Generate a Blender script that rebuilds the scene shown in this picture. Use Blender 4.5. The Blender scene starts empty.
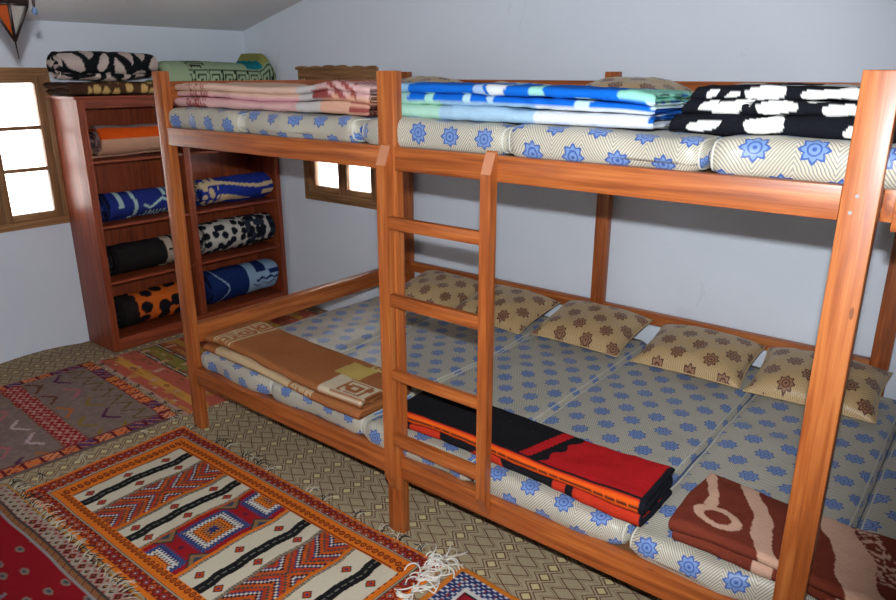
import bpy, bmesh, math, random
import numpy as np
from mathutils import Vector, Matrix
R = random.Random(7)
COL = bpy.context.scene.collection
PI = math.pi

# ------------------------------------------------------------------ colours
def lin(c):
    c = np.asarray(c, float) / 255.0
    return np.where(c <= .04045, c / 12.92, ((c + .055) / 1.055) ** 2.4)
def L3(r, g, b): return tuple(float(v) for v in lin((r, g, b)))

# ------------------------------------------------------------------ node maths
class N:
    def __init__(s, nt, v): s.nt, s.v = nt, v
    def _m(s, op, *a):
        n = s.nt.nodes.new('ShaderNodeMath'); n.operation = op
        for i, q in enumerate((s,) + a):
            q = q.v if isinstance(q, N) else q
            if isinstance(q, (int, float)): n.inputs[i].default_value = q
            else: s.nt.links.new(q, n.inputs[i])
        return N(s.nt, n.outputs[0])
    def __add__(s, o): return s._m('ADD', o)
    def __radd__(s, o): return s._m('ADD', o)
    def __sub__(s, o): return s._m('SUBTRACT', o)
    def __rsub__(s, o): return (s * -1) + o
    def __mul__(s, o): return s._m('MULTIPLY', o)
    def __rmul__(s, o): return s._m('MULTIPLY', o)
    def __truediv__(s, o): return s._m('DIVIDE', o)
    def fr(s): return s._m('FRACT')
    def ab(s): return s._m('ABSOLUTE')
    def mn(s, o): return s._m('MINIMUM', o)
    def mx(s, o): return s._m('MAXIMUM', o)
    def lt(s, o): return s._m('LESS_THAN', o)
    def gt(s, o): return s._m('GREATER_THAN', o)
    def sqrt(s): return s._m('SQRT')
    def atan2(s, o): return s._m('ARCTAN2', o)
    def tri(s): return ((s.fr() - .5).ab()) * 2          # 0..1 triangle wave
def new_mat(name, rough=.8, spec=.3):
    m = bpy.data.materials.new(name); m.use_nodes = True
    nt = m.node_tree; b = nt.nodes['Principled BSDF']
    b.inputs['Roughness'].default_value = rough
    b.inputs['Specular IOR Level'].default_value = spec
    return m, nt, b
def mixc(nt, f, a, b):
    n = nt.nodes.new('ShaderNodeMix'); n.data_type = 'RGBA'
    for k, q in ((0, f), (6, a), (7, b)):
        q = q.v if isinstance(q, N) else q
        if isinstance(q, (int, float)): n.inputs[k].default_value = q
        elif isinstance(q, tuple): n.inputs[k].default_value = (*q[:3], 1)
        else: nt.links.new(q, n.inputs[k])
    return n.outputs[2]
def xyz(nt, kind='Object'):
    t = nt.nodes.new('ShaderNodeTexCoord'); s = nt.nodes.new('ShaderNodeSeparateXYZ')
    nt.links.new(t.outputs[kind], s.inputs[0])
    return N(nt, s.outputs[0]), N(nt, s.outputs[1]), N(nt, s.outputs[2]), t.outputs[kind]
def noise(nt, vec, scale, detail=3, sc3=None, dist=0):
    if sc3:
        mp = nt.nodes.new('ShaderNodeMapping'); mp.inputs['Scale'].default_value = sc3
        nt.links.new(vec, mp.inputs[0]); vec = mp.outputs[0]
    n = nt.nodes.new('ShaderNodeTexNoise'); n.inputs['Scale'].default_value = scale
    n.inputs['Detail'].default_value = detail; n.inputs['Distortion'].default_value = dist
    nt.links.new(vec, n.inputs['Vector']); return N(nt, n.outputs[0])
def ramp(nt, f, stops):
    r = nt.nodes.new('ShaderNodeValToRGB'); e = r.color_ramp.elements
    while len(e) < len(stops): e.new(.5)
    for q, (p, c) in zip(e, stops): q.position = p; q.color = (*c, 1)
    nt.links.new(f.v, r.inputs[0]); return r.outputs[0]
def bump(nt, b, h, strength=.3, dist=.01):
    n = nt.nodes.new('ShaderNodeBump'); n.inputs['Strength'].default_value = strength
    n.inputs['Distance'].default_value = dist
    nt.links.new(h.v if isinstance(h, N) else h, n.inputs['Height']); nt.links.new(n.outputs[0], b.inputs['Normal'])

def wood(name, axis, dark, mid, light, rough=.42):
    m, nt, b = new_mat(name, rough, .5)
    x, y, z, v = xyz(nt)
    g = [26, 26, 26]; g[axis] = 1.3
    n1 = noise(nt, v, 1.6, 4, tuple(g), .7)
    g2 = [170, 170, 170]; g2[axis] = 4
    n2 = noise(nt, v, 1.0, 2, tuple(g2))
    info = nt.nodes.new('ShaderNodeObjectInfo')
    rnd = N(nt, info.outputs['Random'])
    f = n1 * .75 + n2 * .25 + (rnd - .5) * .10
    c = ramp(nt, f, [(.34, dark), (.5, mid), (.64, light)])
    # knots
    vo = nt.nodes.new('ShaderNodeTexVoronoi'); vo.inputs['Scale'].default_value = 1
    mp = nt.nodes.new('ShaderNodeMapping'); s3 = [9, 9, 9]; s3[axis] = 2.6; mp.inputs['Scale'].default_value = s3
    nt.links.new(v, mp.inputs[0]); nt.links.new(mp.outputs[0], vo.inputs['Vector'])
    k = N(nt, vo.outputs['Distance']).lt(.05)
    c = mixc(nt, k * .6, c, tuple(q * .35 for q in dark))
    nt.links.new(c, b.inputs['Base Color'])
    bump(nt, b, n2, .12, .002)
    b.inputs['Coat Weight'].default_value = .12; b.inputs['Coat Roughness'].default_value = .25
    return m
WD, WM, WL = L3(130, 64, 26), L3(164, 86, 36), L3(184, 108, 52)
WOOD = [wood('varnished_pine_%s' % a, i, WD, WM, WL) for i, a in enumerate('xyz')]
BK = [wood('red_stained_pine_%s' % a, i, L3(104, 42, 20), L3(132, 56, 28), L3(150, 70, 36), .5) for i, a in enumerate('xyz')]
WF = [wood('brown_window_wood_%s' % a, i, L3(112, 76, 44), L3(144, 104, 66), L3(164, 122, 80), .5) for i, a in enumerate('xyz')]
def flat(name, c, rough=.7, spec=.3, metal=0, bumpk=0):
    m, nt, b = new_mat(name, rough, spec)
    x, y, z, v = xyz(nt); n = noise(nt, v, 40, 3)
    nt.links.new(mixc(nt, n * .35, c, tuple(q * .7 for q in c)), b.inputs['Base Color'])
    b.inputs['Metallic'].default_value = metal
    if bumpk: bump(nt, b, n, bumpk, .003)
    return m
RAW = flat('raw_pale_end_grain', L3(186, 124, 92), .8)
STEEL = flat('screw_steel', (.35, .35, .35), .6, .5, .6)
PLY = flat('dull_plywood', L3(120, 80, 50), .8)

def plaster(name, c):
    m, nt, b = new_mat(name, .85, .2)
    x, y, z, v = xyz(nt)
    n = noise(nt, v, 1.7, 5); n2 = noise(nt, v, 45, 3); st = noise(nt, v, 3.5, 6, (1, 1, .6), 1.2)
    c1 = mixc(nt, n, tuple(q * .93 for q in c), tuple(q * 1.05 for q in c))
    c2 = mixc(nt, st.gt(.70) * .25, c1, tuple(q * .8 for q in c))
    nt.links.new(c2, b.inputs['Base Color']); bump(nt, b, n2 * .3 + n, .35, .012)
    return m
WALL = plaster('bluish_white_plaster', (.715, .765, .845))
CEIL = plaster('ceiling_white_plaster', (.72, .72, .73))

def rosette(nt, u, v, pu, pv, rad, ou=0., ov=0.):
    """eight pointed medallions in staggered rows -> (inside, outline, inner ring)"""
    a = ((u + ou) / pu).fr() - .5; c = ((v + ov) / pv).fr() - .5
    d1 = ((a * pu), (c * pv))
    a2 = ((u + ou) / pu + .5).fr() - .5; c2 = ((v + ov) / pv + .5).fr() - .5
    d2 = ((a2 * pu), (c2 * pv))
    def one(dx, dy):
        r = (dx * dx + dy * dy).sqrt()
        th = dy.atan2(dx) * (8 / (2 * PI)) + 8
        R_ = th.tri() * (rad * .34) + rad * .72
        return r / R_, r
    q1, r1 = one(*d1); q2, r2 = one(*d2)
    q = q1.mn(q2); r = r1.mn(r2)
    return q.lt(1.0), q.gt(.80) * q.lt(1.0), (r.lt(rad * .48) * r.gt(rad * .36)).mx(r.lt(rad * .15))
def damask(name, base, stripe, star, line, pu, pv, rad, lustre=.35, stripew=.0150):
    m, nt, b = new_mat(name, .5, .4)
    uvn = nt.nodes.new('ShaderNodeUVMap'); uvn.uv_map = 'UVMap'
    s = nt.nodes.new('ShaderNodeSeparateXYZ'); nt.links.new(uvn.outputs[0], s.inputs[0])
    u, v = N(nt, s.outputs[0]), N(nt, s.outputs[1])
    wv = noise(nt, uvn.outputs[0], 7, 2)
    b.inputs['Roughness'].default_value = .42
    h = ((v + ((u / .22).tri() * .16)) / stripew).fr()
    st = (h.lt(.45))
    c = mixc(nt, st, base, stripe)
    c = mixc(nt, wv * .35, c, tuple(q * .8 for q in base))
    ins, out, ring = rosette(nt, u, v, pu, pv, rad, .03, .02)
    c = mixc(nt, ins, c, star); c = mixc(nt, out.mx(ring) * .92, c, line)
    nt.links.new(c, b.inputs['Base Color'])
    b.inputs['Sheen Weight'].default_value = lustre * .3
    n2 = noise(nt, uvn.outputs[0], 16, 3)
    bump(nt, b, st * .15 + n2 * 1.2, .35, .006)
    return m
MATT = damask('striped_damask_blue', L3(196, 188, 164), L3(126, 126, 130), L3(108, 136, 184), L3(52, 80, 146), .157, .22, .042)
PILW = damask('striped_damask_brown', L3(196, 168, 124), L3(158, 126, 84), L3(146, 108, 80), L3(74, 38, 30), .18, .18, .042)
PIPE = flat('cream_piping', L3(200, 198, 186), .7)

def vcol(name, rough=1.0, bscale=260, bk=.5, sheen=.0):
    m, nt, b = new_mat(name, rough, .1)
    a = nt.nodes.new('ShaderNodeAttribute'); a.attribute_name = 'Col'
    x, y, z, v = xyz(nt)
    n = noise(nt, v, bscale, 2); n3 = noise(nt, v, bscale * .25, 3)
    c = mixc(nt, n3 * .14 + n * .12, a.outputs['Color'], (0.02, 0.02, 0.02))
    nt.links.new(c, b.inputs['Base Color']); b.inputs['Sheen Weight'].default_value = sheen
    b.inputs['Sheen Roughness'].default_value = .6
    bump(nt, b, n + n3, bk, .004); return m
FLEECE = vcol('woven_fleece')
RUG = vcol('woven_wool', 1.0, 420, .6, .0)

# ------------------------------------------------------------------ tags
def tag(o, label, cat, group=None, kind=None):
    o['label'] = label; o['category'] = cat
    if group: o['group'] = group
    if kind: o['kind'] = kind
    return o
def empty(name, loc=(0, 0, 0)):
    o = bpy.data.objects.new(name, None); o.location = loc; o.empty_display_size = .1
    COL.objects.link(o); return o
def link(name, me, mats, parent=None, loc=None):
    o = bpy.data.objects.new(name, me); COL.objects.link(o)
    for m in (mats if isinstance(mats, (list, tuple)) else [mats]): me.materials.append(m)
    if parent: o.parent = parent
    if loc is not None: o.location = loc
    return o
def struct(o): o['kind'] = 'structure'; return o

# ------------------------------------------------------------------ shapes
def beam(name, a, b, mats, parent=None, bev=.004, wob=0, struct_=False):
    """a planed board between two corners; origin at its middle"""
    a, b = np.array(a, float), np.array(b, float); c = (a + b) / 2; d = (b - a)
    off = np.array(parent.location) if parent else np.zeros(3)
    bm = bmesh.new(); bmesh.ops.create_cube(bm, size=1)
    for v in bm.verts: v.co = Vector((v.co.x * d[0], v.co.y * d[1], v.co.z * d[2]))
    ax = int(np.argmax(np.abs(d)))
    if wob:
        es = [e for e in bm.edges if abs((e.verts[0].co - e.verts[1].co)[ax]) > abs(d[ax]) * .9]
        bmesh.ops.subdivide_edges(bm, edges=es, cuts=6, use_grid_fill=True)
        ph = R.random() * 6
        for v in bm.verts:
            t = v.co[ax] / d[ax]
            for k in range(3):
                if k != ax: v.co[k] += wob * math.sin(t * 7 + ph + k) * (.25 - t * t) * 4
    if bev:
        es = [e for e in bm.edges if e.is_manifold and e.calc_face_angle(0) > 1.2]
        bmesh.ops.bevel(bm, geom=es, offset=min(bev, min(abs(d)) * .3), segments=2, affect='EDGES', profile=.6)
    me = bpy.data.meshes.new(name); bm.to_mesh(me); bm.free()
    for p in me.polygons: p.use_smooth = True
    try: me.set_sharp_from_angle(angle=.6)
    except Exception: pass
    m = mats[ax] if isinstance(mats, list) and len(mats) == 3 else mats
    return link(name, me, m, parent, tuple(c - off))
def boxes(name, lst, mat, parent=None):
    bm = bmesh.new()
    for a, b in lst:
        r = bmesh.ops.create_cube(bm, size=1)
        for v in r['verts']: v.co = Vector([(a[i] + b[i]) / 2 + v.co[i] * (b[i] - a[i]) for i in range(3)])
    me = bpy.data.meshes.new(name); bm.to_mesh(me); bm.free()
    return link(name, me, mat, parent)
def prism(name, poly, axis, lo, hi, mats, parent=None, endmat=None, bev=.003):
    """polygon in the two other axes, extruded along axis"""
    bm = bmesh.new()
    def P(p, t):
        q = [0, 0, 0]; k = 0
        for i in range(3):
            if i == axis: q[i] = t
            else: q[i] = p[k]; k += 1
        return q
    lov = [bm.verts.new(P(p, lo)) for p in poly]; hiv = [bm.verts.new(P(p, hi)) for p in poly]
    n = len(poly); bm.faces.new(lov); bm.faces.new(hiv[::-1])
    for i in range(n): bm.faces.new((lov[i], hiv[i], hiv[(i + 1) % n], lov[(i + 1) % n]))
    bmesh.ops.recalc_face_normals(bm, faces=bm.faces)
    if bev: bmesh.ops.bevel(bm, geom=list(bm.edges), offset=bev, segments=2, affect='EDGES')
    me = bpy.data.meshes.new(name); bm.to_mesh(me); bm.free()
    return link(name, me, mats, parent)
def mesh_np(name, V, Q, col=None, uv=None, smooth=True, T=None):
    me = bpy.data.meshes.new(name)
    V = np.asarray(V, np.float32); Q = np.asarray(Q, np.int32)
    nf = len(Q); nt_ = 0 if T is None else len(T)
    me.vertices.add(len(V)); me.vertices.foreach_set('co', V.ravel())
    idx = Q.ravel() if not nt_ else np.concatenate([Q.ravel(), np.asarray(T, np.int32).ravel()])
    me.loops.add(len(idx)); me.loops.foreach_set('vertex_index', idx)
    me.polygons.add(nf + nt_)
    st = np.arange(nf) * 4
    if nt_: st = np.concatenate([st, nf * 4 + np.arange(nt_) * 3])
    me.polygons.foreach_set('loop_start', st.astype(np.int32))
    me.polygons.foreach_set('use_smooth', np.ones(nf + nt_, bool) if smooth else np.zeros(nf + nt_, bool))
    me.update(calc_edges=True)
    if col is not None:
        a = me.color_attributes.new('Col', 'FLOAT_COLOR', 'POINT')
        c = np.ones((len(V), 4), np.float32); c[:, :3] = col; a.data.foreach_set('color', c.ravel())
    if uv is not None:
        l = me.uv_layers.new(name='UVMap'); l.data.foreach_set('uv', np.asarray(uv, np.float32)[idx].ravel())
    me.validate(); return me
def gridq(nu, nv, wrapv=False, off=0):
    """quads of a nu x nv grid of verts, index = i*nv+j"""
    i = np.arange(nu - 1)[:, None]; j = np.arange(nv if wrapv else nv - 1)[None, :]
    j2 = (j + 1) % nv
    q = np.stack([i * nv + j, (i + 1) * nv + j, (i + 1) * nv + j2, i * nv + j2], -1).reshape(-1, 4)
    return q + off
def tube(bm, pts, r, seg=6, mi=0, taper=1.0):
    pts = [Vector(p) for p in pts]; rings = []
    for i, p in enumerate(pts):
        t = (pts[min(i + 1, len(pts) - 1)] - pts[max(i - 1, 0)]).normalized()
        u = t.orthogonal().normalized() if i == 0 else (u - t * u.dot(t)).normalized()
        w = t.cross(u); rr = r * (1 + (taper - 1) * i / max(1, len(pts) - 1))
        rings.append([bm.verts.new(p + (u * math.cos(a) + w * math.sin(a)) * rr) for a in [2 * PI * k / seg for k in range(seg)]])
    for a, b in zip(rings, rings[1:]):
        for k in range(seg):
            f = bm.faces.new((a[k], a[(k + 1) % seg], b[(k + 1) % seg], b[k])); f.material_index = mi; f.smooth = True
    for r_, fl in ((rings[0], 1), (rings[-1], 0)):
        f = bm.faces.new(r_[::-1] if fl else r_); f.material_index = mi
def bm_obj(name, bm, mats, parent=None, loc=None):
    me = bpy.data.meshes.new(name); bm.to_mesh(me); bm.free(); return link(name, me, mats, parent, loc)

# ------------------------------------------------------------------ numpy noise
def _h(i, j, seed):
    n = (i.astype(np.int64) * 374761393 + j.astype(np.int64) * 668265263 + seed * 1442695041) & 0x7fffffff
    n = ((n ^ (n >> 13)) * 1274126177) & 0x7fffffff
    n = ((n ^ (n >> 11)) * 2654435761) & 0x7fffffff
    return ((n ^ (n >> 16)) & 0xffff) / 65535.0
def vn(x, y, seed=0):
    x, y = np.broadcast_arrays(np.asarray(x, float), np.asarray(y, float))
    i, j = np.floor(x), np.floor(y); fx, fy = x - i, y - j
    fx = fx * fx * (3 - 2 * fx); fy = fy * fy * (3 - 2 * fy)
    a = _h(i, j, seed); b = _h(i + 1, j, seed); c = _h(i, j + 1, seed); d = _h(i + 1, j + 1, seed)
    return (a * (1 - fx) + b * fx) * (1 - fy) + (c * (1 - fx) + d * fx) * fy
def vor(x, y, seed=0):
    x, y = np.broadcast_arrays(np.asarray(x, float), np.asarray(y, float))
    i, j = np.floor(x), np.floor(y); f1 = np.full(x.shape, 9.); f2 = f1.copy()
    for di in (-1, 0, 1):
        for dj in (-1, 0, 1):
            px = i + di + .15 + .7 * _h(i + di, j + dj, seed); py = j + dj + .15 + .7 * _h(i + di, j + dj, seed + 77)
            d = np.hypot(px - x, py - y); f2 = np.where(d < f1, f1, np.minimum(f2, d)); f1 = np.minimum(f1, d)
    return f1, f2
def paint(shape, c): return np.ones(shape + (3,)) * lin(c)
def put(C, m, c): C[np.broadcast_to(m, C.shape[:-1])] = lin(c)
def key(u, v):
    """square spiral motif in the unit cell"""
    u, v = u % 1, v % 1
    d = np.maximum(abs(u - .5), abs(v - .5)) * 2
    ln = ((d > .82) & (d < .98)) | ((d > .46) & (d < .64)) | (d < .18)
    gap = (u > .5) & (abs(v - .5 - .36 * np.sign(.5 - v)) < -1)
    br = (abs(u - .32) < .05) & (v > .1) & (v < .3)
    cut = (u > .80) & (v > .55) & (v < .80) | (u < .4) & (u > .2) & (v > .42) & (v < .58)
    return (ln & ~cut) | br | gap

# ------------------------------------------------------------------ cloth
def resample(P, step):
    P = np.array(P, float); d = np.hypot(*np.diff(P, axis=0).T); s = np.concatenate([[0], np.cumsum(d)])
    n = max(8, int(s[-1] / step)); t = np.linspace(0, s[-1], n)
    return np.stack([np.interp(t, s, P[:, 0]), np.interp(t, s, P[:, 1])], 1), t
def zigzag(layers, w, pitch, front=True, ins=None):
    """folded sheet seen end on: a=0 is the front edge, first fold at the front or the back"""
    ins = ins or [0] * layers
    ps = pitch if isinstance(pitch, (list, tuple)) else [pitch] * (layers - 1)
    pts = [(w if front else ins[0], 0)]; z = 0
    for k in range(layers):
        r = ps[k] / 2 if k < layers - 1 else 0
        end = ins[k] + r if front else w - r
        pts.append((end, z))
        if k < layers - 1:
            for q in np.linspace(-PI / 2, PI / 2, 12)[1:]:
                pts.append((end + (-1 if front else 1) * r * math.cos(q), z + r + r * math.sin(q)))
            z += ps[k]; front = not front
    return pts
def spiral(R_, pitch, turns, squash=.9, start=-.6):
    out = []
    n = int(turns * 40)
    for i in range(n + 1):
        th = 2 * PI * turns * i / n; r = R_ - pitch * (th / (2 * PI)) * 1.0
        if r < pitch * .4: break
        a = start + th
        out.append((r * math.cos(a), r * math.sin(a) * squash))
    return out
def cloth(name, path, th, length, colf, mat, axis='x', step=.009, xstep=.009, amp=.004, seed=1, endv=.01, warp=None, parent=None):
    """a thick sheet following path (a,b) swept along an axis. local frame: a -> depth, b -> height"""
    P, s = resample(path, step); n = len(P)
    T = np.gradient(P, axis=0); T /= np.linalg.norm(T, axis=1)[:, None] + 1e-9
    Nn = np.stack([-T[:, 1], T[:, 0]], 1)
    m = max(6, int(length / xstep)); x = np.linspace(0, length, m)
    tt = np.full(n, th / 2)
    for k in range(3): tt[k] *= (.45, .8, .95)[k]; tt[-1 - k] *= (.45, .8, .95)[k]
    ring = np.concatenate([P + Nn * tt[:, None], (P - Nn * tt[:, None])[::-1]])
    rs = np.concatenate([s, s[::-1]]); side = np.concatenate([np.ones(n), -np.ones(n)])
    rn = np.concatenate([Nn, -Nn[::-1]])
    X = x[:, None] + 0 * rs[None]; S = rs[None] + 0 * x[:, None]; SD = side[None] + 0 * x[:, None]
    # uneven ends and rounded rims
    e = endv * (vn(S * 6, S * 0 + 3, seed) - .5) * 2
    t = x[:, None] / length
    X = X + e * (2 * t - 1)
    edge = np.minimum(x, length - x)[:, None]
    rim = np.clip(edge / (th * .6), 0, 1); rim = np.sqrt(1 - (1 - rim) ** 2) * .45 - .45
    dn = amp * (vn(X * 7, S * 7, seed + 1) - .5) * 2 + amp * .5 * (vn(X * 22, S * 18, seed + 2) - .5) * 2
    base = ring[None] + 0 * X[..., None]
    A = base[..., 0] + rn[None, :, 0] * (dn + rim * th); B = base[..., 1] + rn[None, :, 1] * (dn + rim * th)
    col = colf(X, base[..., 0], base[..., 1], S, SD)
    if warp is not None: X, A, B = warp(X, A, B)
    if axis == 'x': V = np.stack([X, A, B], -1)
    else: V = np.stack([-A, X, B], -1)
    M = 2 * n; q = gridq(m, M, True)
    i = np.arange(n - 1)
    cap = np.stack([i, i + 1, M - 2 - i, M - 1 - i], 1)
    Q = np.concatenate([q, cap[:, ::-1], cap + (m - 1) * M])
    if axis == 'x': Q = Q[:, ::-1]
    return link(name, mesh_np(name, V.reshape(-1, 3), Q, col.reshape(-1, 3)), mat, parent)

# ================================================================== THE ROOM
XL, YB, XR, YF = -1.98, 2.05, 6.2, -4.2
W1 = (-.62, .308, .995, 2.14)      # window in the left wall: y0 y1 z0 z1
W2 = (-1.24, -.30, 1.03, 2.145)    # window in the back wall: x0 x1 z0 z1
def ceil_z(x): return 2.462 + .253 * (x - XL) if x < 2.1 else 2.462 + .253 * (4.1 - XL) - .253 * (x - 0)
T_ = .28
struct(boxes('floor', [((XL - T_, YF - T_, -.2), (XR + T_, YB + T_, 0))], flat('grey_screed', (.3, .28, .26), .9)))
y0, y1, z0, z1 = W1
struct(boxes('wall_left', [((XL - T_, YF - T_, 0), (XL, y0, 2.6)), ((XL - T_, y1, 0), (XL, YB + T_, 2.6)),
    ((XL - T_, y0, 0), (XL, y1, z0)), ((XL - T_, y0, z1), (XL, y1, 2.6))], WALL))
x0, x1, z0, z1 = W2
struct(boxes('wall_back', [((XL, YB, 0), (x0, YB + T_, 3.7)), ((x1, YB, 0), (XR, YB + T_, 3.7)),
    ((x0, YB, 0), (x1, YB + T_, z0)), ((x0, YB, z1), (x1, YB + T_, 3.7))], WALL))
struct(boxes('wall_right', [((XR, YF - T_, 0), (XR + T_, YB + T_, 3.7))], WALL))
# two unseen windows added behind the photographer to fill the room with daylight
FILL_WIN = [(-.6, .5), (2.6, 3.9)]
struct(boxes('wall_front', [((XL, YF - T_, 0), (XR, YF, 1.0)), ((XL, YF - T_, 2.2), (XR, YF, 3.7)),
    ((XL, YF - T_, 1.0), (FILL_WIN[0][0], YF, 2.2)), ((FILL_WIN[0][1], YF - T_, 1.0), (FILL_WIN[1][0], YF, 2.2)), ((FILL_WIN[1][1], YF - T_, 1.0), (XR, YF, 2.2))], WALL))
zr = ceil_z(2.09)
me = bpy.data.meshes.new('ceiling')
def cz(x): return 2.462 + .253 * (min(x, 4.1 - x) - XL)
vs = []
for y in (YF - T_, YB + T_):
    for x in (XL - T_, 2.05, XR + T_):
        z = 2.462 + .253 * ((x if x <= 2.05 else 4.1 - x) - XL); vs += [(x, y, z), (x, y, z + .2)]
fs = [(0, 2, 8, 6), (2, 4, 10, 8), (1, 7, 9, 3), (3, 9, 11, 5), (0, 6, 7, 1), (4, 5, 11, 10), (0, 1, 3, 2), (2, 3, 5, 4), (6, 8, 9, 7), (8, 10, 11, 9)]
me.from_pydata(vs, [], fs); me.update(); struct(link('ceiling', me, CEIL))

# ------------------------------------------------------------------ windows
gm, gnt, gb = new_mat('window_glass', .02, .5)
gb.inputs['Transmission Weight'].default_value = 1; gb.inputs['IOR'].default_value = 1.45
gb.inputs['Base Color'].default_value = (.97, .98, 1, 1)
def window(name, ax, plane, out, r, splits, rails, label_n, fw=.055, hasframe=WF):
    """ax: horizontal axis of the wall; plane: room face; out: sign towards outside"""
    a0, a1, z0, z1 = r
    def bb(nm, A0, A1, Z0, Z1, d0, d1, par):
        lo, hi = sorted((plane + out * d0, plane + out * d1))
        if ax == 'y': return beam(nm, (lo, A0, Z0), (hi, A1, Z1), hasframe, par, .004)
        return beam(nm, (A0, lo, Z0), (A1, hi, Z1), hasframe, par, .004)
    root = empty(name, (plane, (a0 + a1) / 2, z0) if ax == 'y' else ((a0 + a1) / 2, plane, z0))
    struct(root)
    f = fw
    g = -.018
    bb('frame', a0, a1, z0, z0 + f, g, .08, root); bb('frame', a0, a1, z1 - f, z1, g, .08, root)
    bb('frame', a0, a0 + f, z0 + f, z1 - f, g, .08, root); bb('frame', a1 - f, a1, z0 + f, z1 - f, g, .08, root)
    A = [a0 + f] + splits + [a1 - f]
    for k in range(len(A) - 1):
        s0, s1, t0, t1 = A[k], A[k + 1], z0 + f, z1 - f; w = .052
        s0 += .002; s1 -= .002
        bb('casement', s0, s0 + w, t0, t1, .0, .045, root); bb('casement', s1 - w, s1, t0, t1, .0, .045, root)
        bb('casement', s0 + w, s1 - w, t0, t0 + w, .0, .045, root); bb('casement', s0 + w, s1 - w, t1 - w, t1, .0, .045, root)
        for z in rails: bb('glazing_bar', s0 + w, s1 - w, z - .014, z + .014, .006, .04, root)
        lo, hi = sorted((plane + out * .02, plane + out * .025))
        if ax == 'y': beam('pane', (lo, s0 + w, t0 + w), (hi, s1 - w, t1 - w), gm, root, 0)
        else: beam('pane', (s0 + w, lo, t0 + w), (s1 - w, hi, t1 - w), gm, root, 0)
    return root
w = window('window_1', 'y', XL, -1, W1, [-.155], [1.42, 1.72], 1)
w['label'] = 'brown wooden window of bright panes in the left wall beside the bookcase'
w2 = window('window_2', 'x', YB, 1, W2, [-.765], [1.42, 1.74], 2, .075)
w2['label'] = 'brown wooden window in the back wall seen behind the left bunk'
# carved top board of the second window
pl = [(W2[0] - .005 + i * (W2[1] - W2[0] + .01) / 40, 2.150 + .010 * abs(math.sin(i * .45)) + (.006 if 14 < i < 26 else 0)) for i in range(41)]
o = prism('carved_header', [(W2[0] - .005, 2.13)] + pl + [(W2[1] + .005, 2.13)], 1, YB - .04, YB - .019, WF[0], None, bev=0)
o.parent = w2; o.location = -Vector(w2.location)
for i, (a, b) in enumerate(FILL_WIN):
    ww = window('window_%d' % (i + 3), 'x', YF, -1, (a, b, 1.0, 2.2), [(a + b) / 2], [1.6], i + 3)
    ww['label'] = 'unseen wooden window added behind the viewer to let in fill daylight'

# ------------------------------------------------------------------ carpet
m, nt, b = new_mat('olive_carpet_with_diamonds', .95, .1)
x, y, z, v = xyz(nt)
wob = noise(nt, v, 6, 2) * .012
fx = ((x + wob - 1.28) / .2335 + .5).fr() - .5
tv = ((y + wob - .025) / .0755 + .5).tri()
au = fx.ab()
dia = au / .10 + tv / .58
out1 = au / .22 + tv / 1.25
zz = (au - (.25 + (1 - tv) * .25)).ab()
zz2 = (au - (.17 + (1 - tv) * .25)).ab()
big = noise(nt, v, 1.1, 3)
base = mixc(nt, noise(nt, v, 90, 3), L3(142, 126, 100), L3(172, 156, 126))
base = mixc(nt, big * .5, base, L3(138, 124, 98))
line = L3(92, 54, 44)
c = mixc(nt, zz.lt(.024) * .9, base, line)
c = mixc(nt, zz2.lt(.011) * .75, c, L3(104, 74, 56))
c = mixc(nt, (out1 - 1).ab().lt(.07) * .9, c, line)
c = mixc(nt, dia.lt(1), c, L3(186, 170, 126))
c = mixc(nt, (dia - 1.25).ab().lt(.22) * .9, c, line)
nt.links.new(c, b.inputs['Base Color']); bump(nt, b, noise(nt, v, 300, 2), .5, .004)
CARPET = m
# laid wall to wall, turned up a little against the left wall
prof = [(XL + .003, .055), (XL + .012, .05), (XL + .03, .022), (XL + .07, .008), (XL + .14, .004), (XR - .02, .004)]
ys = np.linspace(YF + .02, YB - .003, 120); V = []; Q = []
for j, yy in enumerate(ys):
    k = (1 + .5 * math.sin(yy * 2.3) + .3 * math.sin(yy * 5.1 + 1)) * min(1, max(.06, (.26 - yy) * 1.6))
    for (px, pz) in prof: V.append((px + (.02 * k if 0 < pz - .006 else 0) * (pz < .03), yy, pz * (k if pz > .004 else 1)))
    for (px, pz) in [(XL + .003, .0005), (XR - .02, .0005)]: V.append((px, yy, pz))
n = len(prof) + 2
for j in range(len(ys) - 1):
    for i in range(len(prof) - 1): Q.append((j * n + i, j * n + i + 1, (j + 1) * n + i + 1, (j + 1) * n + i))
    Q.append((j * n + n - 2, (j + 1) * n + n - 2, (j + 1) * n + n - 1, j * n + n - 1))
    Q.append((j * n, (j + 1) * n, (j + 1) * n + n - 2, j * n + n - 2)); Q.append((j * n + n - 3, j * n + n - 1, (j + 1) * n + n - 1, (j + 1) * n + n - 3))
tag(link('carpet', mesh_np('carpet', V, Q), CARPET), 'wall-to-wall olive carpet woven with rows of small cream diamonds', 'carpet')

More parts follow.
